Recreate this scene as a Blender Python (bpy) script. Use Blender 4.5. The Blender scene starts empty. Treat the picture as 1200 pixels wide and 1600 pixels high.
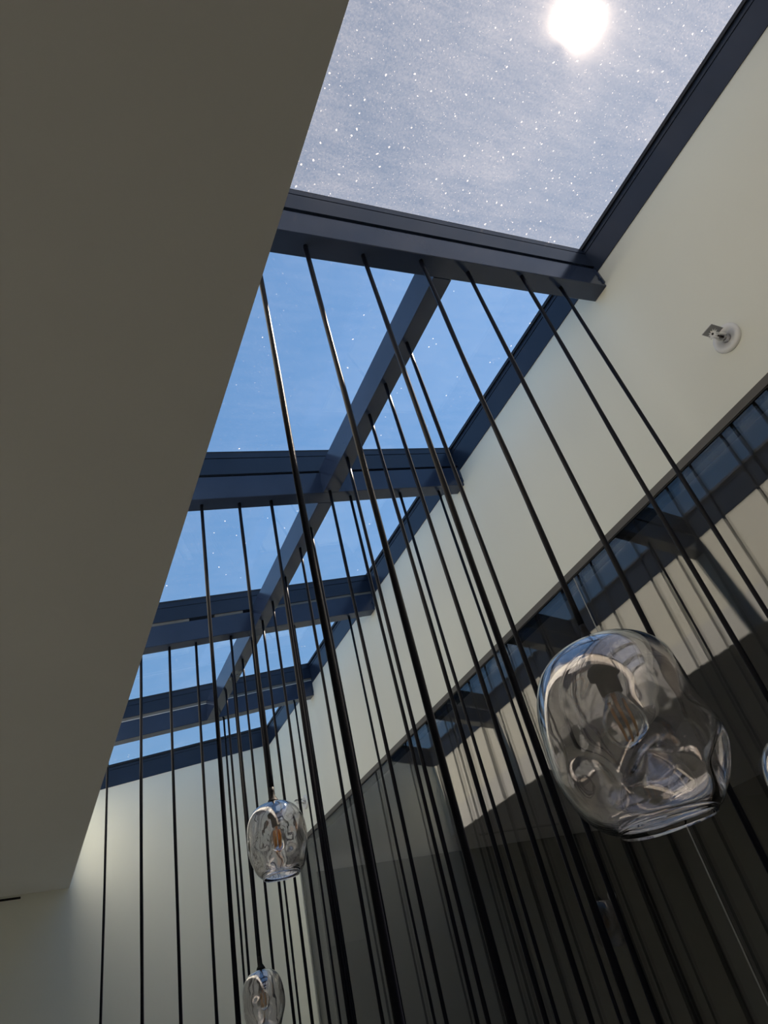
import bpy, bmesh, math, random
from mathutils import Matrix, Vector, noise

random.seed(7)
SC = bpy.context.scene

# ------------------------------------------------------------------ camera
# world: metres, eye of the photographer at (0,0,0); x to the glazed wall, y along the skylight, z up
F_PX = 1075.85
RW = ((0.895817, -0.390001, -0.213098), (0.08966, 0.62823, -0.772844), (0.435285, 0.673221, 0.597747))
cam_d = bpy.data.cameras.new('camera')
cam = bpy.data.objects.new('camera', cam_d)
SC.collection.objects.link(cam)
m = Matrix((RW[0], (-RW[1][0], -RW[1][1], -RW[1][2]), (-RW[2][0], -RW[2][1], -RW[2][2]))).transposed()
cam.matrix_world = m.to_4x4()
cam_d.sensor_fit = 'VERTICAL'
cam_d.sensor_height = 24.0
cam_d.lens = F_PX * 24.0 / 1600.0
cam_d.clip_start = 0.02
cam_d.clip_end = 500
SC.camera = cam

# ------------------------------------------------------------------ sky and sun
SUN = Vector((0.4947, 0.0912, 0.8643)).normalized()
world = bpy.data.worlds.new('sky')
SC.world = world
world.use_nodes = True
wn = world.node_tree
wn.nodes.clear()
wo = wn.nodes.new('ShaderNodeOutputWorld')
wb = wn.nodes.new('ShaderNodeBackground')
sky = wn.nodes.new('ShaderNodeTexSky')
sky.sky_type = 'NISHITA'
sky.sun_elevation = math.asin(SUN.z)
sky.sun_rotation = math.atan2(SUN.x, SUN.y)
sky.sun_size = math.radians(1.4)
sky.sun_disc = True
sky.sun_intensity = 0.72
sky.altitude = 200
sky.air_density = 1.0
sky.dust_density = 0.12
sky.ozone_density = 1.6
wb.inputs['Strength'].default_value = 0.185
hs = wn.nodes.new('ShaderNodeHueSaturation')
hs.inputs['Saturation'].default_value = 1.15
hs.inputs['Hue'].default_value = 0.492
wn.links.new(sky.outputs[0], hs.inputs['Color'])
wn.links.new(hs.outputs[0], wb.inputs['Color'])
wn.links.new(wb.outputs[0], wo.inputs['Surface'])

SC.view_settings.view_transform = 'Standard'
SC.view_settings.look = 'None'
SC.view_settings.gamma = 1.0
SC.view_settings.use_curve_mapping = False
SC.view_settings.exposure = 0.0
SC.cycles.max_bounces = 16
SC.cycles.diffuse_bounces = 6
SC.cycles.glossy_bounces = 6
SC.cycles.transmission_bounces = 14
SC.cycles.transparent_max_bounces = 24
SC.cycles.caustics_reflective = True
SC.cycles.caustics_refractive = True
SC.cycles.sample_clamp_indirect = 6.0
SC.cycles.use_denoising = True

# ------------------------------------------------------------------ dimensions
SL = 0.201642           # pitch of the roof, rising to the right
ZB = 1.8467             # underside of the beams at x = 0
XL, XR = 0.375, 2.0     # shaft edges
ZC = 1.372              # ceiling
ZG = 1.385              # head of the internal glazing
YF, YN = 6.0, -2.84     # far wall and near end of the shaft
FLOOR = -3.6
BW = 0.04               # half width of a beam
BY = [-1.51, -0.245, 1.02, 2.287, 3.552, 4.82]
CX = 1.193              # the lengthways beam
O_BEAM, O_MUL, O_GAS, O_TOP = 0.125, 0.135, 0.262, 0.28


def roof(x, o=0.0):
    return ZB + SL * x + o


# ------------------------------------------------------------------ materials
def mat(name):
    mm = bpy.data.materials.new(name)
    mm.use_nodes = True
    nt = mm.node_tree
    bs = nt.nodes['Principled BSDF']
    return mm, nt, bs


def coords(nt, scale=1.0):
    tc = nt.nodes.new('ShaderNodeTexCoord')
    mp = nt.nodes.new('ShaderNodeMapping')
    mp.inputs['Scale'].default_value = (scale,) * 3 if isinstance(scale, (int, float)) else scale
    nt.links.new(tc.outputs['Object'], mp.inputs['Vector'])
    return mp.outputs[0]


def noise_node(nt, vec, scale, detail=4, rough=0.55):
    n = nt.nodes.new('ShaderNodeTexNoise')
    n.inputs['Scale'].default_value = scale
    n.inputs['Detail'].default_value = detail
    n.inputs['Roughness'].default_value = rough
    nt.links.new(vec, n.inputs['Vector'])
    return n.outputs['Fac']


def ramp(nt, fac, stops):
    r = nt.nodes.new('ShaderNodeValToRGB')
    e = r.color_ramp.elements
    e[0].position, e[0].color = stops[0]
    e[1].position, e[1].color = stops[1]
    for p, c in stops[2:]:
        k = e.new(p)
        k.color = c
    nt.links.new(fac, r.inputs['Fac'])
    return r.outputs['Color']


def plaster(name, col, bump=0.04):
    mm, nt, bs = mat(name)
    v = coords(nt)
    a = noise_node(nt, v, 1.3, 3)
    c1 = tuple(c * 0.985 for c in col) + (1,)
    c2 = tuple(min(1, c * 1.015) for c in col) + (1,)
    nt.links.new(ramp(nt, a, [(0.3, c1), (0.7, c2)]), bs.inputs['Base Color'])
    bs.inputs['Roughness'].default_value = 0.75
    bs.inputs['Specular IOR Level'].default_value = 0.25
    b = nt.nodes.new('ShaderNodeBump')
    b.inputs['Strength'].default_value = bump
    b.inputs['Distance'].default_value = 0.002
    nt.links.new(noise_node(nt, v, 260, 3), b.inputs['Height'])
    nt.links.new(b.outputs[0], bs.inputs['Normal'])
    return mm


M_WALL = plaster('painted_plaster', (0.81, 0.84, 0.785))
M_CEIL = plaster('ceiling_paint', (0.71, 0.745, 0.755))
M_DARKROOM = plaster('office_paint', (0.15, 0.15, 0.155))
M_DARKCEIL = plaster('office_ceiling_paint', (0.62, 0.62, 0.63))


def paint(name, col, rough, spec=0.5, scale=60, bump=0.02, metal=0.0):
    mm, nt, bs = mat(name)
    v = coords(nt)
    a = noise_node(nt, v, 5, 3)
    nt.links.new(ramp(nt, a, [(0.3, tuple(c * 0.9 for c in col) + (1,)), (0.7, tuple(c * 1.1 for c in col) + (1,))]),
                 bs.inputs['Base Color'])
    bs.inputs['Roughness'].default_value = rough
    bs.inputs['Specular IOR Level'].default_value = spec
    bs.inputs['Metallic'].default_value = metal
    b = nt.nodes.new('ShaderNodeBump')
    b.inputs['Strength'].default_value = bump
    b.inputs['Distance'].default_value = 0.001
    nt.links.new(noise_node(nt, v, scale, 2), b.inputs['Height'])
    nt.links.new(b.outputs[0], bs.inputs['Normal'])
    return mm


M_STEEL = paint('navy_painted_steel', (0.028, 0.044, 0.090), 0.17, 0.45, 40, 0.05)
M_FRAME = paint('navy_painted_aluminium', (0.017, 0.028, 0.056), 0.30, 0.4)
M_GASKET = paint('black_gasket', (0.012, 0.014, 0.02), 0.5)
M_CORD = paint('black_cord', (0.004, 0.005, 0.010), 0.36, 0.15, 420, 0.6)
M_CAP = paint('black_cap', (0.008, 0.008, 0.010), 0.6, 0.15)
M_HEADER = paint('taupe_metal_trim', (0.10, 0.095, 0.085), 0.5)
M_WHITE = paint('white_enamel', (0.78, 0.80, 0.82), 0.35)
M_METAL = paint('chrome', (0.6, 0.6, 0.62), 0.25, 0.5, metal=1.0)
M_GREYPLATE = paint('grey_plate', (0.42, 0.43, 0.45), 0.45)
M_FLOOR = plaster('floor_stone', (0.38, 0.38, 0.37))
M_BLACK = paint('black_slot', (0.004, 0.004, 0.004), 0.8)


def sheet_fresnel(nt, ior):
    """fresnel factor that is the same on the front and the back face of a thin sheet"""
    g = nt.nodes.new('ShaderNodeNewGeometry')
    e = nt.nodes.new('ShaderNodeMath'); e.operation = 'MULTIPLY_ADD'
    e.inputs[1].default_value = -2.0; e.inputs[2].default_value = 1.0
    nt.links.new(g.outputs['Backfacing'], e.inputs[0])
    p = nt.nodes.new('ShaderNodeMath'); p.operation = 'POWER'; p.inputs[0].default_value = ior
    nt.links.new(e.outputs[0], p.inputs[1])
    f = nt.nodes.new('ShaderNodeFresnel')
    nt.links.new(p.outputs[0], f.inputs['IOR'])
    return f


def roof_glass(name, dust_lo, dust_hi, haze, specks, tint):
    """clear sheet (transparent + mirror by fresnel) with dust that scatters the light"""
    mm = bpy.data.materials.new(name)
    mm.use_nodes = True
    nt = mm.node_tree
    nt.nodes.clear()
    N, L = nt.nodes.new, nt.links.new
    out = N('ShaderNodeOutputMaterial')
    tr = N('ShaderNodeBsdfTransparent')
    tr.inputs[0].default_value = tint
    gl = N('ShaderNodeBsdfGlossy')
    gl.inputs['Roughness'].default_value = 0.0
    fr = sheet_fresnel(nt, 1.45)
    clear = N('ShaderNodeMixShader')
    L(fr.outputs[0], clear.inputs[0])
    L(tr.outputs[0], clear.inputs[1])
    L(gl.outputs[0], clear.inputs[2])
    # forward scattering film
    rf = N('ShaderNodeBsdfRefraction')
    rf.inputs['IOR'].default_value = 1.012
    rf.inputs['Roughness'].default_value = 1.0
    film = N('ShaderNodeMixShader')
    film.inputs[0].default_value = haze
    L(clear.outputs[0], film.inputs[1])
    L(rf.outputs[0], film.inputs[2])
    tl = N('ShaderNodeBsdfTranslucent')
    tl.inputs[0].default_value = (0.82, 0.82, 0.82, 1)
    v = coords(nt)
    streak = coords(nt, (1.2, 7.0, 1.0))
    a = noise_node(nt, streak, 4.0, 6, 0.65)
    b = noise_node(nt, v, 2.2, 5, 0.6)
    c = noise_node(nt, v, 130, 3, 0.7)
    mx = N('ShaderNodeMath'); mx.operation = 'MULTIPLY'
    L(a, mx.inputs[0]); L(b, mx.inputs[1])
    mr = N('ShaderNodeMapRange')
    mr.inputs['From Min'].default_value = 0.14
    mr.inputs['From Max'].default_value = 0.40
    mr.inputs['To Min'].default_value = dust_lo
    mr.inputs['To Max'].default_value = dust_hi
    L(mx.outputs[0], mr.inputs['Value'])
    gr = N('ShaderNodeMapRange')
    gr.inputs['From Min'].default_value = 0.3
    gr.inputs['From Max'].default_value = 0.7
    gr.inputs['To Min'].default_value = 0.55
    gr.inputs['To Max'].default_value = 1.45
    L(c, gr.inputs['Value'])
    m2 = N('ShaderNodeMath'); m2.operation = 'MULTIPLY'
    L(mr.outputs[0], m2.inputs[0]); L(gr.outputs[0], m2.inputs[1])
    # specks
    tot = m2.outputs[0]
    for sc_, thr, amt in ((30, 0.10, 0.9), (75, 0.12, 0.5), (170, 0.16, 0.25)):
        vo = N('ShaderNodeTexVoronoi')
        vo.inputs['Scale'].default_value = sc_
        wob = N('ShaderNodeVectorMath'); wob.operation = 'ADD'
        nz = N('ShaderNodeTexNoise'); nz.inputs['Scale'].default_value = sc_ * 2.5
        L(v, nz.inputs['Vector'])
        sc2 = N('ShaderNodeVectorMath'); sc2.operation = 'SCALE'; sc2.inputs['Scale'].default_value = 0.35 / sc_
        L(nz.outputs['Color'], sc2.inputs[0])
        L(v, wob.inputs[0]); L(sc2.outputs[0], wob.inputs[1])
        L(wob.outputs[0], vo.inputs['Vector'])
        lt = N('ShaderNodeMath'); lt.operation = 'LESS_THAN'; lt.inputs[1].default_value = thr
        L(vo.outputs['Distance'], lt.inputs[0])
        sp = N('ShaderNodeSeparateColor')
        L(vo.outputs['Color'], sp.inputs[0])
        gt = N('ShaderNodeMath'); gt.operation = 'LESS_THAN'; gt.inputs[1].default_value = specks
        L(sp.outputs[0], gt.inputs[0])
        pm = N('ShaderNodeMath'); pm.operation = 'MULTIPLY'
        L(lt.outputs[0], pm.inputs[0]); L(gt.outputs[0], pm.inputs[1])
        am = N('ShaderNodeMath'); am.operation = 'MULTIPLY_ADD'; am.inputs[1].default_value = amt * 0.45
        L(pm.outputs[0], am.inputs[0]); L(tot, am.inputs[2])
        tot = am.outputs[0]
    dm = N('ShaderNodeMixShader')
    L(tot, dm.inputs[0])
    L(film.outputs[0], dm.inputs[1])
    L(tl.outputs[0], dm.inputs[2])
    L(dm.outputs[0], out.inputs['Surface'])
    return mm


M_PANE_DIRTY = roof_glass('dusty_roof_glass', 0.034, 0.064, 0.0007, 0.42, (0.755, 0.75, 0.725, 1))
M_PANE = roof_glass('roof_glass', 0.004, 0.012, 0.0, 0.05, (0.93, 0.965, 0.975, 1))


def sheet_glass(name, tint, ior, rmin):
    mm = bpy.data.materials.new(name)
    mm.use_nodes = True
    nt = mm.node_tree
    nt.nodes.clear()
    N, L = nt.nodes.new, nt.links.new
    out = N('ShaderNodeOutputMaterial')
    tr = N('ShaderNodeBsdfTransparent'); tr.inputs[0].default_value = tint
    gl = N('ShaderNodeBsdfGlossy'); gl.inputs['Roughness'].default_value = 0.0
    fr = sheet_fresnel(nt, ior)
    ad = N('ShaderNodeMath'); ad.operation = 'ADD'; ad.use_clamp = True; ad.inputs[1].default_value = rmin
    L(fr.outputs[0], ad.inputs[0])
    mx = N('ShaderNodeMixShader')
    L(ad.outputs[0], mx.inputs[0]); L(tr.outputs[0], mx.inputs[1]); L(gl.outputs[0], mx.inputs[2])
    L(mx.outputs[0], out.inputs['Surface'])
    return mm


M_WALLGLASS = sheet_glass('internal_window_glass', (0.74, 0.75, 0.76, 1), 1.5, 0.04)
M_LIT_STRIP = paint('painted_lit_underside', (0.16, 0.165, 0.16), 0.5)  # light on the mullion underside, put into the colour
M_JOINT = paint('glass_joint_silicone', (0.20, 0.21, 0.22), 0.4)

M_GLOBE, _nt, _b = mat('blown_glass')
_b.inputs['Base Color'].default_value = (0.94, 0.935, 0.955, 1)
_b.inputs['Roughness'].default_value = 0.0
_b.inputs['IOR'].default_value = 1.56
_b.inputs['Transmission Weight'].default_value = 1.0
if 'Thin Film Thickness' in _b.inputs:
    _b.inputs['Thin Film Thickness'].default_value = 150
    _b.inputs['Thin Film IOR'].default_value = 1.55
# lustred surface: part of the light is mirrored, faintly tinted
_g = _nt.nodes.new('ShaderNodeBsdfGlossy')
_g.inputs['Roughness'].default_value = 0.02
_lw = _nt.nodes.new('ShaderNodeLayerWeight')
_lw.inputs['Blend'].default_value = 0.35
_nt.links.new(ramp(_nt, _lw.outputs['Facing'], [(0.0, (0.95, 0.93, 1.0, 1)), (0.45, (1.0, 0.97, 0.93, 1)), (0.75, (0.90, 0.97, 1.0, 1)), (1.0, (1, 1, 1, 1))]), _g.inputs['Color'])
_mx = _nt.nodes.new('ShaderNodeMixShader')
_mx.inputs[0].default_value = 0.125
_nt.links.new(_b.outputs[0], _mx.inputs[1])
_nt.links.new(_g.outputs[0], _mx.inputs[2])
_nt.links.new(_mx.outputs[0], _nt.nodes['Material Output'].inputs['Surface'])
M_BULB, _nt, _b = mat('bulb_glass')
_b.inputs['Roughness'].default_value = 0.0
_b.inputs['IOR'].default_value = 1.45
_b.inputs['Transmission Weight'].default_value = 1.0
M_FIL, _nt, _b = mat('orange_filament')
_b.inputs['Base Color'].default_value = (0.95, 0.42, 0.05, 1)
_b.inputs['Roughness'].default_value = 0.5


# ------------------------------------------------------------------ helpers
def link(name, me, material, parent=None, smooth=False):
    o = bpy.data.objects.new(name, me)
    if material is not None and not me.materials:
        me.materials.append(material)
    if smooth:
        for p in me.polygons:
            p.use_smooth = True
    SC.collection.objects.link(o)
    if parent is not None:
        o.parent = parent
    return o


def obj(name, bm, material, parent=None, smooth=False):
    me = bpy.data.meshes.new(name)
    bmesh.ops.recalc_face_normals(bm, faces=bm.faces[:])
    bm.to_mesh(me)
    bm.free()
    return link(name, me, material, parent, smooth)


def empty(name, loc=(0, 0, 0), parent=None):
    o = bpy.data.objects.new(name, None)
    o.empty_display_size = 0.1
    o.location = loc
    SC.collection.objects.link(o)
    if parent is not None:
        o.parent = parent
    return o


def tag(o, label=None, cat=None, group=None, kind=None):
    if label: o['label'] = label
    if cat: o['category'] = cat
    if group: o['group'] = group
    if kind: o['kind'] = kind
    return o


def hexa(bm, vs):
    v = [bm.verts.new(p) for p in vs]
    for f in ((0, 3, 2, 1), (4, 5, 6, 7), (0, 1, 5, 4), (1, 2, 6, 5), (2, 3, 7, 6), (3, 0, 4, 7)):
        bm.faces.new([v[i] for i in f])
    return v


def box(bm, x0, x1, y0, y1, z0, z1):
    return hexa(bm, [(x0, y0, z0), (x1, y0, z0), (x1, y1, z0), (x0, y1, z0),
                     (x0, y0, z1), (x1, y0, z1), (x1, y1, z1), (x0, y1, z1)])


def skew(bm, x0, x1, y0, y1, o0, o1, bev=0.0):
    """box that follows the pitch of the roof; o0, o1 are heights above the beam soffit plane"""
    if bev:
        ch = bev
        pts = [(y0 + ch, o0), (y1 - ch, o0), (y1, o0 + ch), (y1, o1), (y0, o1), (y0, o0 + ch)]
        A = [bm.verts.new((x0, y, roof(x0, o))) for y, o in pts]
        B = [bm.verts.new((x1, y, roof(x1, o))) for y, o in pts]
        bm.faces.new(A)
        bm.faces.new(B[::-1])
        for i in range(6):
            j = (i + 1) % 6
            bm.faces.new((A[i], B[i], B[j], A[j]))
        return
    hexa(bm, [(x0, y0, roof(x0, o0)), (x1, y0, roof(x1, o0)), (x1, y1, roof(x1, o0)), (x0, y1, roof(x0, o0)),
              (x0, y0, roof(x0, o1)), (x1, y0, roof(x1, o1)), (x1, y1, roof(x1, o1)), (x0, y1, roof(x0, o1))])


def cyl(bm, c, r, z0, z1, n=16, r2=None):
    r2 = r if r2 is None else r2
    A = [bm.verts.new((c[0] + r * math.cos(2 * math.pi * i / n), c[1] + r * math.sin(2 * math.pi * i / n), z0)) for i in range(n)]
    B = [bm.verts.new((c[0] + r2 * math.cos(2 * math.pi * i / n), c[1] + r2 * math.sin(2 * math.pi * i / n), z1)) for i in range(n)]
    bm.faces.new(A[::-1])
    bm.faces.new(B)
    for i in range(n):
        j = (i + 1) % n
        bm.faces.new((A[i], A[j], B[j], B[i]))


def lathe(bm, prof, n=32, close=True):
    """prof: list of (r, z); revolve about z"""
    rings = []
    for r, z in prof:
        if r < 1e-6:
            rings.append([bm.verts.new((0, 0, z))])
        else:
            rings.append([bm.verts.new((r * math.cos(2 * math.pi * i / n), r * math.sin(2 * math.pi * i / n), z)) for i in range(n)])
    for a, b in zip(rings, rings[1:]):
        for i in range(n):
            j = (i + 1) % n
            if len(a) == 1 and len(b) == 1:
                continue
            if len(a) == 1:
                bm.faces.new((a[0], b[i], b[j]))
            elif len(b) == 1:
                bm.faces.new((a[i], a[j], b[0]))
            else:
                bm.faces.new((a[i], a[j], b[j], b[i]))


def struct(name, bm, material, parent=None):
    o = obj(name, bm, material, parent)
    if parent is None:
        o['kind'] = 'structure'
    return o


# ------------------------------------------------------------------ the shell
bm = bmesh.new()      # glazed side: plaster over the glazing, strip at its far end
box(bm, XR, XR + 0.14, YN - 0.3, YF, ZG, 2.15)
hexa(bm, [(XR, YN - 0.3, 2.15), (XR + 0.14, YN - 0.3, 2.15), (XR + 0.14, YF, 2.15), (XR, YF, 2.15),
          (XR, YN - 0.3, roof(XR, 0.10)), (XR + 0.14, YN - 0.3, roof(XR, 0.10)), (XR + 0.14, YF, roof(XR, 0.10)), (XR, YF, roof(XR, 0.10))])
box(bm, XR, XR + 0.14, 5.64, YF, FLOOR, ZG)
box(bm, XR, XR + 0.14, YN - 0.3, -1.98, FLOOR, ZG)
struct('wall_right', bm, M_WALL)

bm = bmesh.new()
box(bm, -4.2, XR + 0.14, YF, YF + 0.15, FLOOR, 2.02)
hexa(bm, [(XL - .02, YF, 2.02), (XR + 0.14, YF, 2.02), (XR + 0.14, YF + 0.15, 2.02), (XL - .02, YF + 0.15, 2.02),
          (XL - .02, YF, roof(XL, 0.10)), (XR + 0.14, YF, roof(XR + .14, 0.10)), (XR + 0.14, YF + 0.15, roof(XR + .14, 0.10)), (XL - .02, YF + 0.15, roof(XL, 0.10))])
struct('wall_far', bm, M_WALL)

bm = bmesh.new()      # upstand of the shaft over the edge of the low ceiling
box(bm, XL - 0.14, XL, YN - 0.14, YF, ZC + 0.2, roof(XL, 0.10))
struct('wall_left', bm, M_WALL)

bm = bmesh.new()
box(bm, -4.2, XL, -4.2, YF, ZC, ZC + 0.2)
box(bm, XL, XR, -4.2, YN, ZC, ZC + 0.2)
struct('ceiling', bm, M_CEIL)

bm = bmesh.new()
box(bm, XL - 0.14, XR + 0.14, YN - 0.14, YN, ZC + 0.2, roof(XR, 0.10) + .02)
box(bm, -4.2, XR + 0.14, -4.35, -4.2, FLOOR, ZC + 0.2)
struct('wall_near', bm, M_WALL)
bm = bmesh.new()
box(bm, -4.35, -4.2, -4.35, YF + .15, FLOOR, ZC + 0.2)
struct('wall_west', bm, M_WALL)
bm = bmesh.new()
box(bm, -4.35, 7.2, -4.35, 7.2, FLOOR - 0.1, FLOOR)
struct('floor', bm, M_FLOOR)

# room behind the internal glazing
bm = bmesh.new()
box(bm, XR + 0.14, 7.2, -4.35, 7.2, ZG, ZG + 0.12)
struct('ceiling_office', bm, M_DARKCEIL)
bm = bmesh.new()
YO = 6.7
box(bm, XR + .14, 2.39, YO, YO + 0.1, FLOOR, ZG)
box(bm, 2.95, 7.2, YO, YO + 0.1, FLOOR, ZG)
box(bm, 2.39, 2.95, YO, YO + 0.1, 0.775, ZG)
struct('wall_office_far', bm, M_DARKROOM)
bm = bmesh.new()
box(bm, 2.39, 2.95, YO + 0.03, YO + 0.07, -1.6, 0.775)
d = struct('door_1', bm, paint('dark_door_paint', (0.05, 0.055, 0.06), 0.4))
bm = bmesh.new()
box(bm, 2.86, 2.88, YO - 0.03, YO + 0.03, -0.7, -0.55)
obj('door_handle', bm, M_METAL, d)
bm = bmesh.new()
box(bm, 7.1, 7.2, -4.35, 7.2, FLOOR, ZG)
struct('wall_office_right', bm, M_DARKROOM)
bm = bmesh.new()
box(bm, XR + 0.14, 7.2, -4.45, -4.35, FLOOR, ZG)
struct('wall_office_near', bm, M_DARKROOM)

# slot in the head of the far wall at the left
bm = bmesh.new()
box(bm, -0.9, 0.062, YF - 0.004, YF + 0.002, ZC - 0.028, ZC - 0.014)
struct('trim_2', bm, M_BLACK)

# internal glazing: head trim and panes
bm = bmesh.new()
box(bm, XR - 0.003, XR + 0.10, -1.98, 5.64, ZG - 0.030, ZG)
t = struct('trim_1', bm, M_HEADER)
bm = bmesh.new()
box(bm, XR + 0.001, XR + 0.05, -1.98, 5.64, ZG - 0.034, ZG - 0.030)
obj('gasket', bm, M_GASKET, t)
gy = [(-1.98, 1.815), (1.821, 5.62)]
for k, (a, b) in enumerate(gy):
    w = tag(empty('window_%d' % (7 + k), (XR + 0.005, a, 0)), kind='structure')
    bm = bmesh.new()
    box(bm, 0, 0.012, 0, b - a, FLOOR, ZG - 0.034)
    p = obj('pane', bm, M_WALLGLASS, w)
    bm = bmesh.new()
    box(bm, 0.0005, 0.0115, b - a, b - a + (0.006 if k == 0 else 0.02), FLOOR, ZG - 0.034)
    obj('joint', bm, M_JOINT, w)

# ------------------------------------------------------------------ skylight: one window per bay
edges = [YN] + BY + [YF]
for k in range(len(edges) - 1):
    y0, y1 = edges[k], edges[k + 1]
    first, last = k == 0, k == len(edges) - 2
    w = tag(empty('window_%d' % (k + 1)), kind='structure')
    ya = y0 if first else y0 + 0.0
    # pane
    bm = bmesh.new()
    skew(bm, XL + 0.002, XR + 0.02, ya, y1, O_TOP, O_TOP + 0.010)
    obj('pane', bm, M_PANE_DIRTY if k <= 2 else M_PANE, w)
    # side curbs in navy aluminium, with the groove and bright bead near the glass
    for nm, xa, xb, g in (('frame_right', XR - 0.004, XR + 0.14, XR - 0.012), ('frame_left', XL - 0.14, XL + 0.004, XL + 0.012)):
        bm = bmesh.new()
        skew(bm, xa, xb, ya, y1, 0.10, 0.232)
        skew(bm, xa + 0.004 if xa > 1 else xa, xb if xa > 1 else xb - 0.004, ya, y1, 0.232, 0.238)
        skew(bm, xa, xb, ya, y1, 0.238, O_TOP)
        fr = obj('side_frame', bm, M_FRAME, w)
        bm = bmesh.new()
        skew(bm, min(g, xa + .01) if xa > 1 else xb - .01, xa + .01 if xa > 1 else g, ya, y1, 0.262, O_TOP)
        obj('gasket', bm, M_GASKET, fr)
    if not last:
        bm = bmesh.new()
        skew(bm, XL, XR, y1 - 0.046, y1 + 0.046, O_MUL + (0.014 if k == 6 - 1 else 0.008 if k == 4 else 0), 0.228)
        skew(bm, XL, XR, y1 - 0.043, y1 + 0.043, 0.228, 0.234)
        skew(bm, XL, XR, y1 - 0.046, y1 + 0.046, 0.234, O_GAS)
        mu = obj('mullion', bm, M_FRAME, w)
        bm = bmesh.new()
        skew(bm, XL, XR, y1 - 0.040, y1 + 0.040, O_GAS, O_TOP)
        obj('gasket', bm, M_GASKET, mu)
    else:
        bm = bmesh.new()
        skew(bm, XL - .14, XR + .14, YF - 0.004, YF + 0.15, 0.10, 0.232)
        skew(bm, XL - .14, XR + .14, YF, YF + 0.15, 0.232, 0.238)
        skew(bm, XL - .14, XR + .14, YF - 0.004, YF + 0.15, 0.238, O_TOP)
        mu = obj('end_frame', bm, M_FRAME, w)
        bm = bmesh.new()
        skew(bm, XL, XR, YF - 0.014, YF, 0.262, O_TOP)
        obj('gasket', bm, M_GASKET, mu)
    if first:
        bm = bmesh.new()
        skew(bm, XL - .14, XR + .14, YN - 0.15, YN + 0.004, 0.10, O_TOP)
        obj('end_frame', bm, M_FRAME, w)

# ------------------------------------------------------------------ steel beams under the skylight
names = {-1.51: 'behind the viewer, farthest from the glazed end', -0.245: 'just out of view over the viewer',
         1.02: 'nearest in view, below the dusty bright pane', 2.287: 'second in view, the full-width bar below the large blue panes',
         3.552: 'third in view, with a pale streak of light painted along its side', 4.82: 'fourth and farthest, just before the far end frame'}
for y in BY:
    t = tag(empty('cross_beam', (0, y, 0)),
            'navy steel roof beam crossing the skylight, ' + names[y], 'roof beam', 'steel beams under the skylight')
    bm = bmesh.new()
    skew(bm, XL, XR - 0.001, -BW, BW, 0.0, O_BEAM, 0.0025)
    obj('beam_body', bm, M_STEEL, t)
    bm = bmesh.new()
    pale = y > 3  # far beams: pale grey strip painted in for the lit underside of the mullion
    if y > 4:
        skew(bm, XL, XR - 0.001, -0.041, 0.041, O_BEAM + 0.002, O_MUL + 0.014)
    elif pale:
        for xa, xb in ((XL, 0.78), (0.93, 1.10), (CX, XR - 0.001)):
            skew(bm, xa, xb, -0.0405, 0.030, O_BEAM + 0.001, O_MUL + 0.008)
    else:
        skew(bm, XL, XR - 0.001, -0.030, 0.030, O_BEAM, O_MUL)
    obj('gap_strip', bm, M_LIT_STRIP if pale else M_GASKET, t)
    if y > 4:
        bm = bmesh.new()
        skew(bm, XL, XR - 0.001, -0.0425, -0.036, O_BEAM, O_BEAM + 0.0035)  # painted light: white strip for the bright line in the gap over the beam
        obj('painted_light_line', bm, M_WHITE, t)['label'] = 'thin line of light painted along the beam' 
    bm = bmesh.new()
    skew(bm, XR - 0.010, XR - 0.001, -0.046, -BW, 0.02, 0.115)
    skew(bm, XR - 0.016, XR - 0.010, -0.047, -0.041, 0.045, 0.06)
    obj('end_plate', bm, M_STEEL, t)
seg = ['behind the viewer', 'over the viewer, out of view', 'between the first beam in view and the second',
       'between the second cross beam in view and the third', 'between the third cross beam in view and the fourth']
for k in range(-1, len(BY) - 1):
    if k < 2:
        continue
    a, b = BY[k] + BW + 0.0005, BY[k + 1] - BW - 0.0005
    bm = bmesh.new()
    skew(bm, CX - BW, CX + BW, a, b, 0.0, 0.142)
    tag(obj('lengthways_beam', bm, M_STEEL),
        'navy steel beam running lengthways under the skylight ' + seg[k], 'roof beam', 'steel beams under the skylight')

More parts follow.
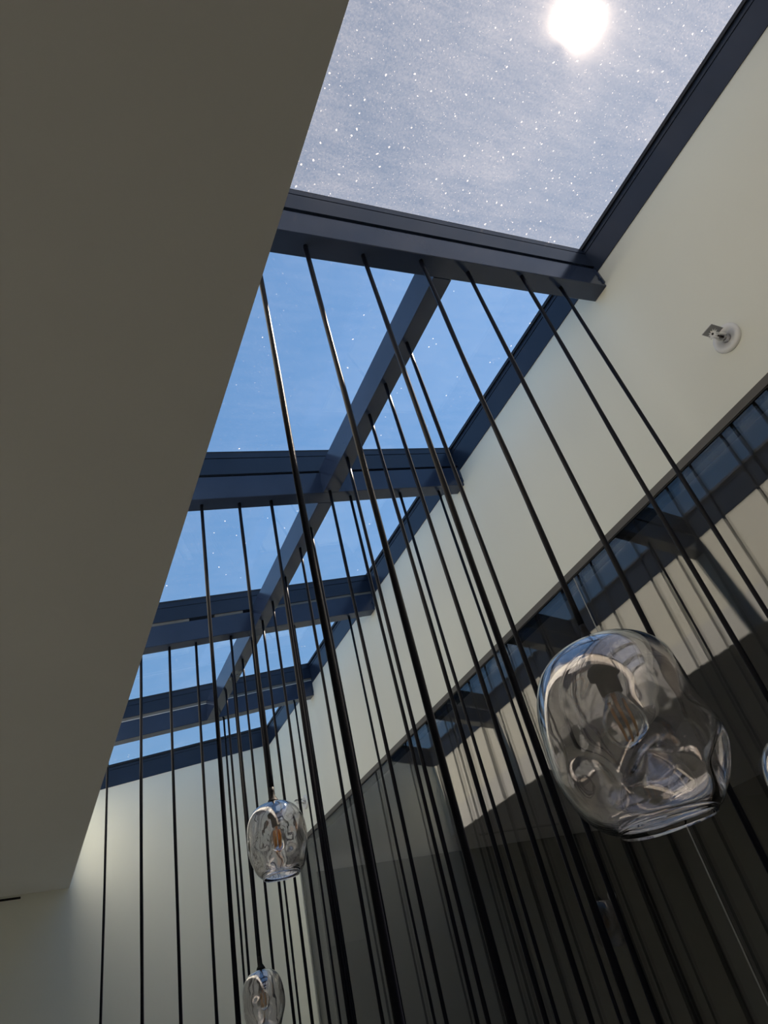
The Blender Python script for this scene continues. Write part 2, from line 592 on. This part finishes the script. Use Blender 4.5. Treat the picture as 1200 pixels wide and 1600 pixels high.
# ------------------------------------------------------------------ wall sprinklers
def sprinkler(y, z, label, x=XR):
    t = tag(empty('wall_sprinkler', (x, y, z)), label, 'sprinkler', 'sprinklers on the plaster wall')
    t.rotation_euler = (0, -math.pi / 2, 0)          # local z points out of the wall
    t.scale = (1.13, 1.13, 1.13)
    bm = bmesh.new()
    lathe(bm, [(0.014, 0.0), (0.045, 0.0), (0.046, 0.004), (0.043, 0.009), (0.030, 0.010), (0.027, 0.005), (0.014, 0.004), (0.014, 0.0)], 40)
    obj('escutcheon', bm, M_WHITE, t, True)
    bm = bmesh.new()
    lathe(bm, [(0.0, 0.0), (0.013, 0.0), (0.013, 0.018), (0.010, 0.022), (0.010, 0.026), (0.0, 0.026)], 12)
    obj('body', bm, M_METAL, t)
    bm = bmesh.new()
    for sgn in (-1, 1):
        hexa(bm, [(-.003, sgn * .010, .02), (.003, sgn * .010, .02), (.003, sgn * .014, .02), (-.003, sgn * .014, .02),
                  (-.003, sgn * .004, .056), (.003, sgn * .004, .056), (.003, sgn * .008, .056), (-.003, sgn * .008, .056)])
    cyl(bm, (0, 0), 0.008, 0.052, 0.062, 12)
    obj('frame_arms', bm, M_WHITE, t)
    bm = bmesh.new()
    cyl(bm, (0, 0), 0.003, 0.024, 0.053, 8)
    obj('heat_bulb', bm, paint('dark_bulb', (0.05, 0.02, 0.02), 0.2), t)
    bm = bmesh.new()
    n = 12
    c0 = bm.verts.new((0, 0, 0.062)); c1 = bm.verts.new((0, 0, 0.064))
    A, B = [], []
    for i in range(n * 2):
        r = 0.017 if i % 2 == 0 else 0.009
        an = math.pi * i / n
        A.append(bm.verts.new((r * math.cos(an), r * math.sin(an), 0.062)))
        B.append(bm.verts.new((r * math.cos(an), r * math.sin(an), 0.064)))
    for i in range(2 * n):
        j = (i + 1) % (2 * n)
        bm.faces.new((c0, A[j], A[i])); bm.faces.new((c1, B[i], B[j])); bm.faces.new((A[i], A[j], B[j], B[i]))
    obj('deflector', bm, M_WHITE, t)
    bm = bmesh.new()
    cyl(bm, (0, 0), 0.0035, 0.0641, 0.0655, 10)
    obj('centre_pin', bm, M_BLACK, t)
    bm = bmesh.new()        # flat hood over the head
    box(bm, 0.016, 0.018, -0.020, 0.020, 0.028, 0.078)
    obj('hood_plate', bm, M_GREYPLATE, t)
    return t


sprinkler(0.745, 1.597, 'white sidewall sprinkler head with round plate on the bare plaster at the right')
sprinkler(5.29, 1.597, 'small distant sprinkler head on the plaster wall near the far corner')

bm = bmesh.new()
cyl(bm, (0, 0), 0.055, 0, 0.02, 24, 0.048)
cyl(bm, (0, 0), 0.03, 0.02, 0.028, 24, 0.026)
dt = obj('smoke_detector', bm, M_WHITE)
dt.location = (5.85, YO, 0.72)
dt.rotation_euler = (math.pi / 2, 0, 0)
tag(dt, 'faint round detector seen through the dark glazing', 'detector')


# ------------------------------------------------------------------ pendants
def globe_mesh(name, a, b, rim, dents, seed, nexp=2.6, nu=112, nv=84, top=0.012, wob=0.02):
    """free-blown glass globe: dented shell open at the foot, solid wall with rolled rim"""
    rnd = random.Random(seed)
    off = Vector((rnd.uniform(0, 50), rnd.uniform(0, 50), rnd.uniform(0, 50)))
    D = [(Vector(d).normalized(), w, dep) for d, w, dep in dents]

    th0 = math.asin(min(1, top / b))
    th1 = math.pi - math.atan2(rim, b * 0.985)

    def rad(th, ph):
        st, ct = math.sin(th), math.cos(th)
        r = ((abs(st) / a) ** nexp + (abs(ct) / b) ** nexp) ** (-1 / nexp)
        d = Vector((st * math.cos(ph), st * math.sin(ph), ct))
        k = 1.0
        fd = max(0.0, min(1.0, (th1 - th) / 0.42))
        fd = fd * fd * (3 - 2 * fd)
        for dd, w, dep in D:
            g = math.acos(max(-1, min(1, d.dot(dd)))) / w
            k -= fd * dep * math.exp(-abs(g) ** 3.0)
        k += wob * noise.noise(d * 1.6 + off)
        return d * (r * k)
    vs, fs = [], []
    for i in range(nv + 1):
        th = th0 + (th1 - th0) * i / nv
        for j in range(nu):
            vs.append(rad(th, 2 * math.pi * j / nu))
    for i in range(nv):
        for j in range(nu):
            q = (j + 1) % nu
            fs.append((i * nu + j, (i + 1) * nu + j, (i + 1) * nu + q, i * nu + q))
    # normals by finite accumulation, inner skin
    nrm = [Vector((0, 0, 0)) for _ in vs]
    for f in fs:
        n = (vs[f[1]] - vs[f[0]]).cross(vs[f[2]] - vs[f[0]])
        for q in f:
            nrm[q] += n
    T = 0.0055 * (a / 0.165) ** 0.4
    n0 = len(vs)
    inner = []
    for i in range(nv + 1):
        t_ = i / nv
        wall = T * (1 + 1.3 * max(0, (t_ - 0.80) / 0.2) ** 2)
        for j in range(nu):
            q = i * nu + j
            u = vs[q].normalized()
            wv = wall * (1 + (0.55 if a > 0.12 else 0.25) * noise.noise(u * 1.9 + off * 1.7) + 0.08 * noise.noise(u * 4.0 + off))
            inner.append(vs[q] - nrm[q].normalized() * max(0.0015, wv))
    allv = vs + inner
    allf = list(fs)
    for f in fs:
        allf.append(tuple(n0 + q for q in reversed(f)))
    # rolled foot: three extra rings between outer and inner edge
    last, ilast = nv * nu, n0 + nv * nu
    rings = [[last + j for j in range(nu)]]
    for kk in (1, 2, 3):
        an = math.pi * kk / 4
        ring = []
        for j in range(nu):
            o_, i_ = allv[last + j], allv[ilast + j]
            mid = (o_ + i_) / 2
            half = (o_ - i_) / 2
            ring.append(len(allv))
            allv.append(mid + half * math.cos(an) + Vector((0, 0, -1)) * half.length * math.sin(an) * 1.3)
        rings.append(ring)
    rings.append([ilast + j for j in range(nu)])
    for A_, B_ in zip(rings, rings[1:]):
        for j in range(nu):
            q = (j + 1) % nu
            allf.append((A_[j], B_[j], B_[q], A_[q]))
    for j in range(nu):
        q = (j + 1) % nu
        allf.append((j, q, n0 + q, n0 + j))
    me = bpy.data.meshes.new(name)
    me.from_pydata([tuple(v) for v in allv], [], allf)
    me.update()
    bm = bmesh.new(); bm.from_mesh(me)
    bmesh.ops.recalc_face_normals(bm, faces=bm.faces[:])
    bm.to_mesh(me); bm.free()
    for p in me.polygons:
        p.use_smooth = True
    me.materials.append(M_GLOBE)
    return me


R0, R1, R2 = [Vector(r) for r in RW]


def vd(right, down, toward):
    """direction given as seen by the photographer, turned into the place's own axes"""
    return R0 * right + R1 * down - R2 * toward


G_BIG = globe_mesh('big_globe', 0.168, 0.192, 0.100, [
    (vd(0.72, -0.62, 0.15), 0.33, 0.22),
    (vd(0.78, 0.16, 0.05), 0.42, -0.05),
    (vd(-0.2, -0.85, 0.3), 0.5, -0.05),
    (vd(0.14, 0.02, 0.95), 0.36, 0.34),
    (vd(0.05, 0.34, 0.95), 0.34, 0.38),
    (vd(0.78, 0.15, 0.62), 0.28, 0.22),
    (vd(-0.60, 0.35, 0.70), 0.28, 0.22),
    (vd(-0.25, -0.35, 0.90), 0.34, -0.06),
    (vd(-0.1, -0.2, -1.0), 0.40, 0.16),
    (vd(0.5, 0.5, -0.9), 0.35, 0.12),
    (vd(-0.7, 0.3, -0.8), 0.35, 0.14)], 3)
G_A = globe_mesh('globe_a', 0.096, 0.118, 0.062, [
    (vd(0.45, -0.35, 0.85), 0.38, 0.18),
    (vd(-0.55, 0.30, 0.75), 0.34, 0.18),
    (vd(0.15, 0.45, 0.85), 0.32, 0.14),
    (vd(-0.4, -0.3, 0.9), 0.30, 0.12),
    (vd(0.2, 0.0, -1.0), 0.42, 0.18),
    (vd(0.95, 0.5, 0.0), 0.3, 0.08)], 11, nu=80, nv=60)
G_B = globe_mesh('globe_b', 0.090, 0.120, 0.058, [
    (vd(-0.15, -0.45, 0.85), 0.34, 0.20),
    (vd(0.60, -0.2, 0.7), 0.34, 0.16),
    (vd(-0.5, 0.4, 0.75), 0.36, 0.14),
    (vd(0.8, 0.6, 0.1), 0.4, 0.12),
    (vd(-0.3, 0.2, -1.0), 0.42, 0.18)], 23, nu=80, nv=60)
GLOBES = {'big': (G_BIG, 0.192), 'a': (G_A, 0.118), 'b': (G_B, 0.120)}
ME = {}


def shared(key, build, material, smooth=True):
    if key not in ME:
        bm = bmesh.new()
        build(bm)
        bmesh.ops.recalc_face_normals(bm, faces=bm.faces[:])
        me = bpy.data.meshes.new(key)
        bm.to_mesh(me); bm.free()
        me.materials.append(material)
        if smooth:
            for p in me.polygons:
                p.use_smooth = True
        ME[key] = me
    return ME[key]


CORD_R = 0.0072


def pendant(x, y, zc, kind, spin, label):
    """pendant light: origin at the centre of its globe; cord runs up to the soffit of the beam"""
    gm, hb = GLOBES[kind]
    t = tag(empty('pendant_light', (x, y, zc)), label, 'pendant light', 'pendant lights hung from the skylight beams')
    top = hb
    L = roof(x) - zc
    bm = bmesh.new()
    n, seg_ = 10, 24
    rnd = random.Random(int(x * 1000) + int(y * 77))
    ph1, ph2 = rnd.uniform(0, 6), rnd.uniform(0, 6)
    rings = []
    z0 = top + 0.035
    for i in range(seg_ + 1):
        f_ = i / seg_
        z = z0 + (L - z0) * f_
        env = math.sin(math.pi * f_)
        dx = env * 0.0014 * math.sin(9 * f_ + ph1)
        dy = env * 0.0014 * math.sin(7 * f_ + ph2)
        rr = CORD_R * (1 + 0.05 * math.sin(31 * f_ + ph2))
        rings.append([bm.verts.new((dx + rr * math.cos(2 * math.pi * j / n), dy + rr * math.sin(2 * math.pi * j / n), z)) for j in range(n)])
    bm.faces.new(rings[-1])
    bm.faces.new(rings[0][::-1])
    for A_, B_ in zip(rings, rings[1:]):
        for j in range(n):
            q = (j + 1) % n
            bm.faces.new((A_[j], A_[q], B_[q], B_[j]))
    obj('cord', bm, M_CORD, t, True)
    s = 1.0 if kind == 'big' else 0.66

    def cap(b):
        lathe(b, [(0.0, 0.05), (CORD_R * 1.02, 0.049), (CORD_R * 1.12, 0.036), (0.010 * s + .002, 0.020), (0.022 * s + .003, 0.006), (0.027 * s + .003, -0.002), (0.0, -0.004)], 24)
    o = link('cap', shared('cap' + kind, cap, M_CAP), None, t)
    o.location = (0, 0, top)

    def sock(b):
        lathe(b, [(0.0, 0.0), (0.010 * s, 0.0), (0.012 * s, -0.035 * s), (0.033 * s, -0.045 * s), (0.036 * s, -0.052 * s), (0.034 * s, -0.068 * s), (0.024 * s, -0.074 * s),
                  (0.022 * s, -0.112 * s), (0.0, -0.113 * s)], 28)
    o = link('socket', shared('socket' + kind, sock, M_CAP), None, t)
    o.location = (0, 0, top - 0.003)

    def bulb(b):
        pr = [(0.0, -0.114), (0.016, -0.114), (0.019, -0.122), (0.030, -0.140), (0.040, -0.160), (0.043, -0.180), (0.039, -0.202), (0.026, -0.219), (0.010, -0.226), (0.0, -0.227)]
        lathe(b, [(r * s, z * s) for r, z in pr], 28)
    o = link('bulb', shared('bulb' + kind, bulb, M_BULB), None, t)
    o.location = (0, 0, top - 0.003)
    bl = o

    def fil(b):
        for k in range(4):
            an = math.pi / 4 + k * math.pi / 2
            cyl(b, (0.010 * s * math.cos(an), 0.010 * s * math.sin(an)), 0.0022, -0.200 * s, -0.135 * s, 6)
        cyl(b, (0, 0), 0.003, -0.135 * s, -0.118 * s, 6)
    link('filament', shared('filament' + kind, fil, M_FIL), None, bl)
    g = link('globe', gm, None, t)
    g.rotation_euler = (0, 0, spin)
    return t


B1, B2, B3, B4 = BY[2], BY[3], BY[4], BY[5]
# the globes in view
pendant(1.070, 1.005, 0.378, 'big', 0, 'large clear dented glass globe pendant at the right, big in the foreground')
pendant(0.753, B2 + .003, 0.582, 'a', 0, 'smaller clear glass globe pendant hanging left of centre with orange filament showing')
pendant(1.022, B3 - .01, 0.255, 'b', 0, 'clear glass globe pendant cut by the lower edge of the picture')
pendant(1.535, 1.0, 0.235, 'a', 2.2, 'glass globe pendant whose rim just shows at the right edge of the picture')
# the others: only the cord comes into the picture
rows = [
    (B1, 'the nearest cross beam', [0.470, 0.640, 0.847, 1.285, 1.760]),
    (B2, 'the second cross beam', [0.585, 0.902, 1.313, 1.602, 1.847]),
    (B3, 'the third cross beam', [0.520, 0.672, 0.820, 1.428, 1.644, 1.816]),
    (B4, 'the fourth, farthest cross beam', [0.494, 1.284, 1.596, 1.846]),
]
order = ['leftmost', 'second from left', 'third from left', 'fourth from left', 'fifth from left', 'sixth from left']
deep = [-0.42, -1.15, -0.75, -1.55, -0.95, -1.9, -0.55, -1.35]
c = 0
for y, nm, xs in rows:
    for i, x in enumerate(xs):
        pendant(x, y, deep[c % 8] - 0.1 * (c % 3), 'ab'[c % 2], c * 1.3,
                'pendant cord hung from %s, %s of its bare cords' % (nm, order[i]))
        c += 1
cy = [1.334, 1.544, 1.715, 1.98, 2.209, 2.492, 2.66, 2.925, 3.165, 3.373, 3.604, 3.835, 4.082, 4.273, 4.537]
orders = {0: ['nearest', 'second', 'third', 'fourth'], }
ordn = ['nearest', 'second nearest', 'third nearest', 'fourth nearest', 'fifth nearest']
cnt = {}
for y in cy:
    k = sum(1 for b in (B2 - .03, B3 - .03) if y > b)
    i = cnt.get(k, 0); cnt[k] = i + 1
    nm = ['in the first bay', 'in the second bay', 'in the third bay'][k]
    pendant(CX - 0.010, y * 1.013, deep[c % 8] - 0.1 * (c % 3), 'ab'[c % 2], c * 1.3,
            'pendant cord under the lengthways beam %s, %s there' % (nm, ordn[i]))
    c += 1
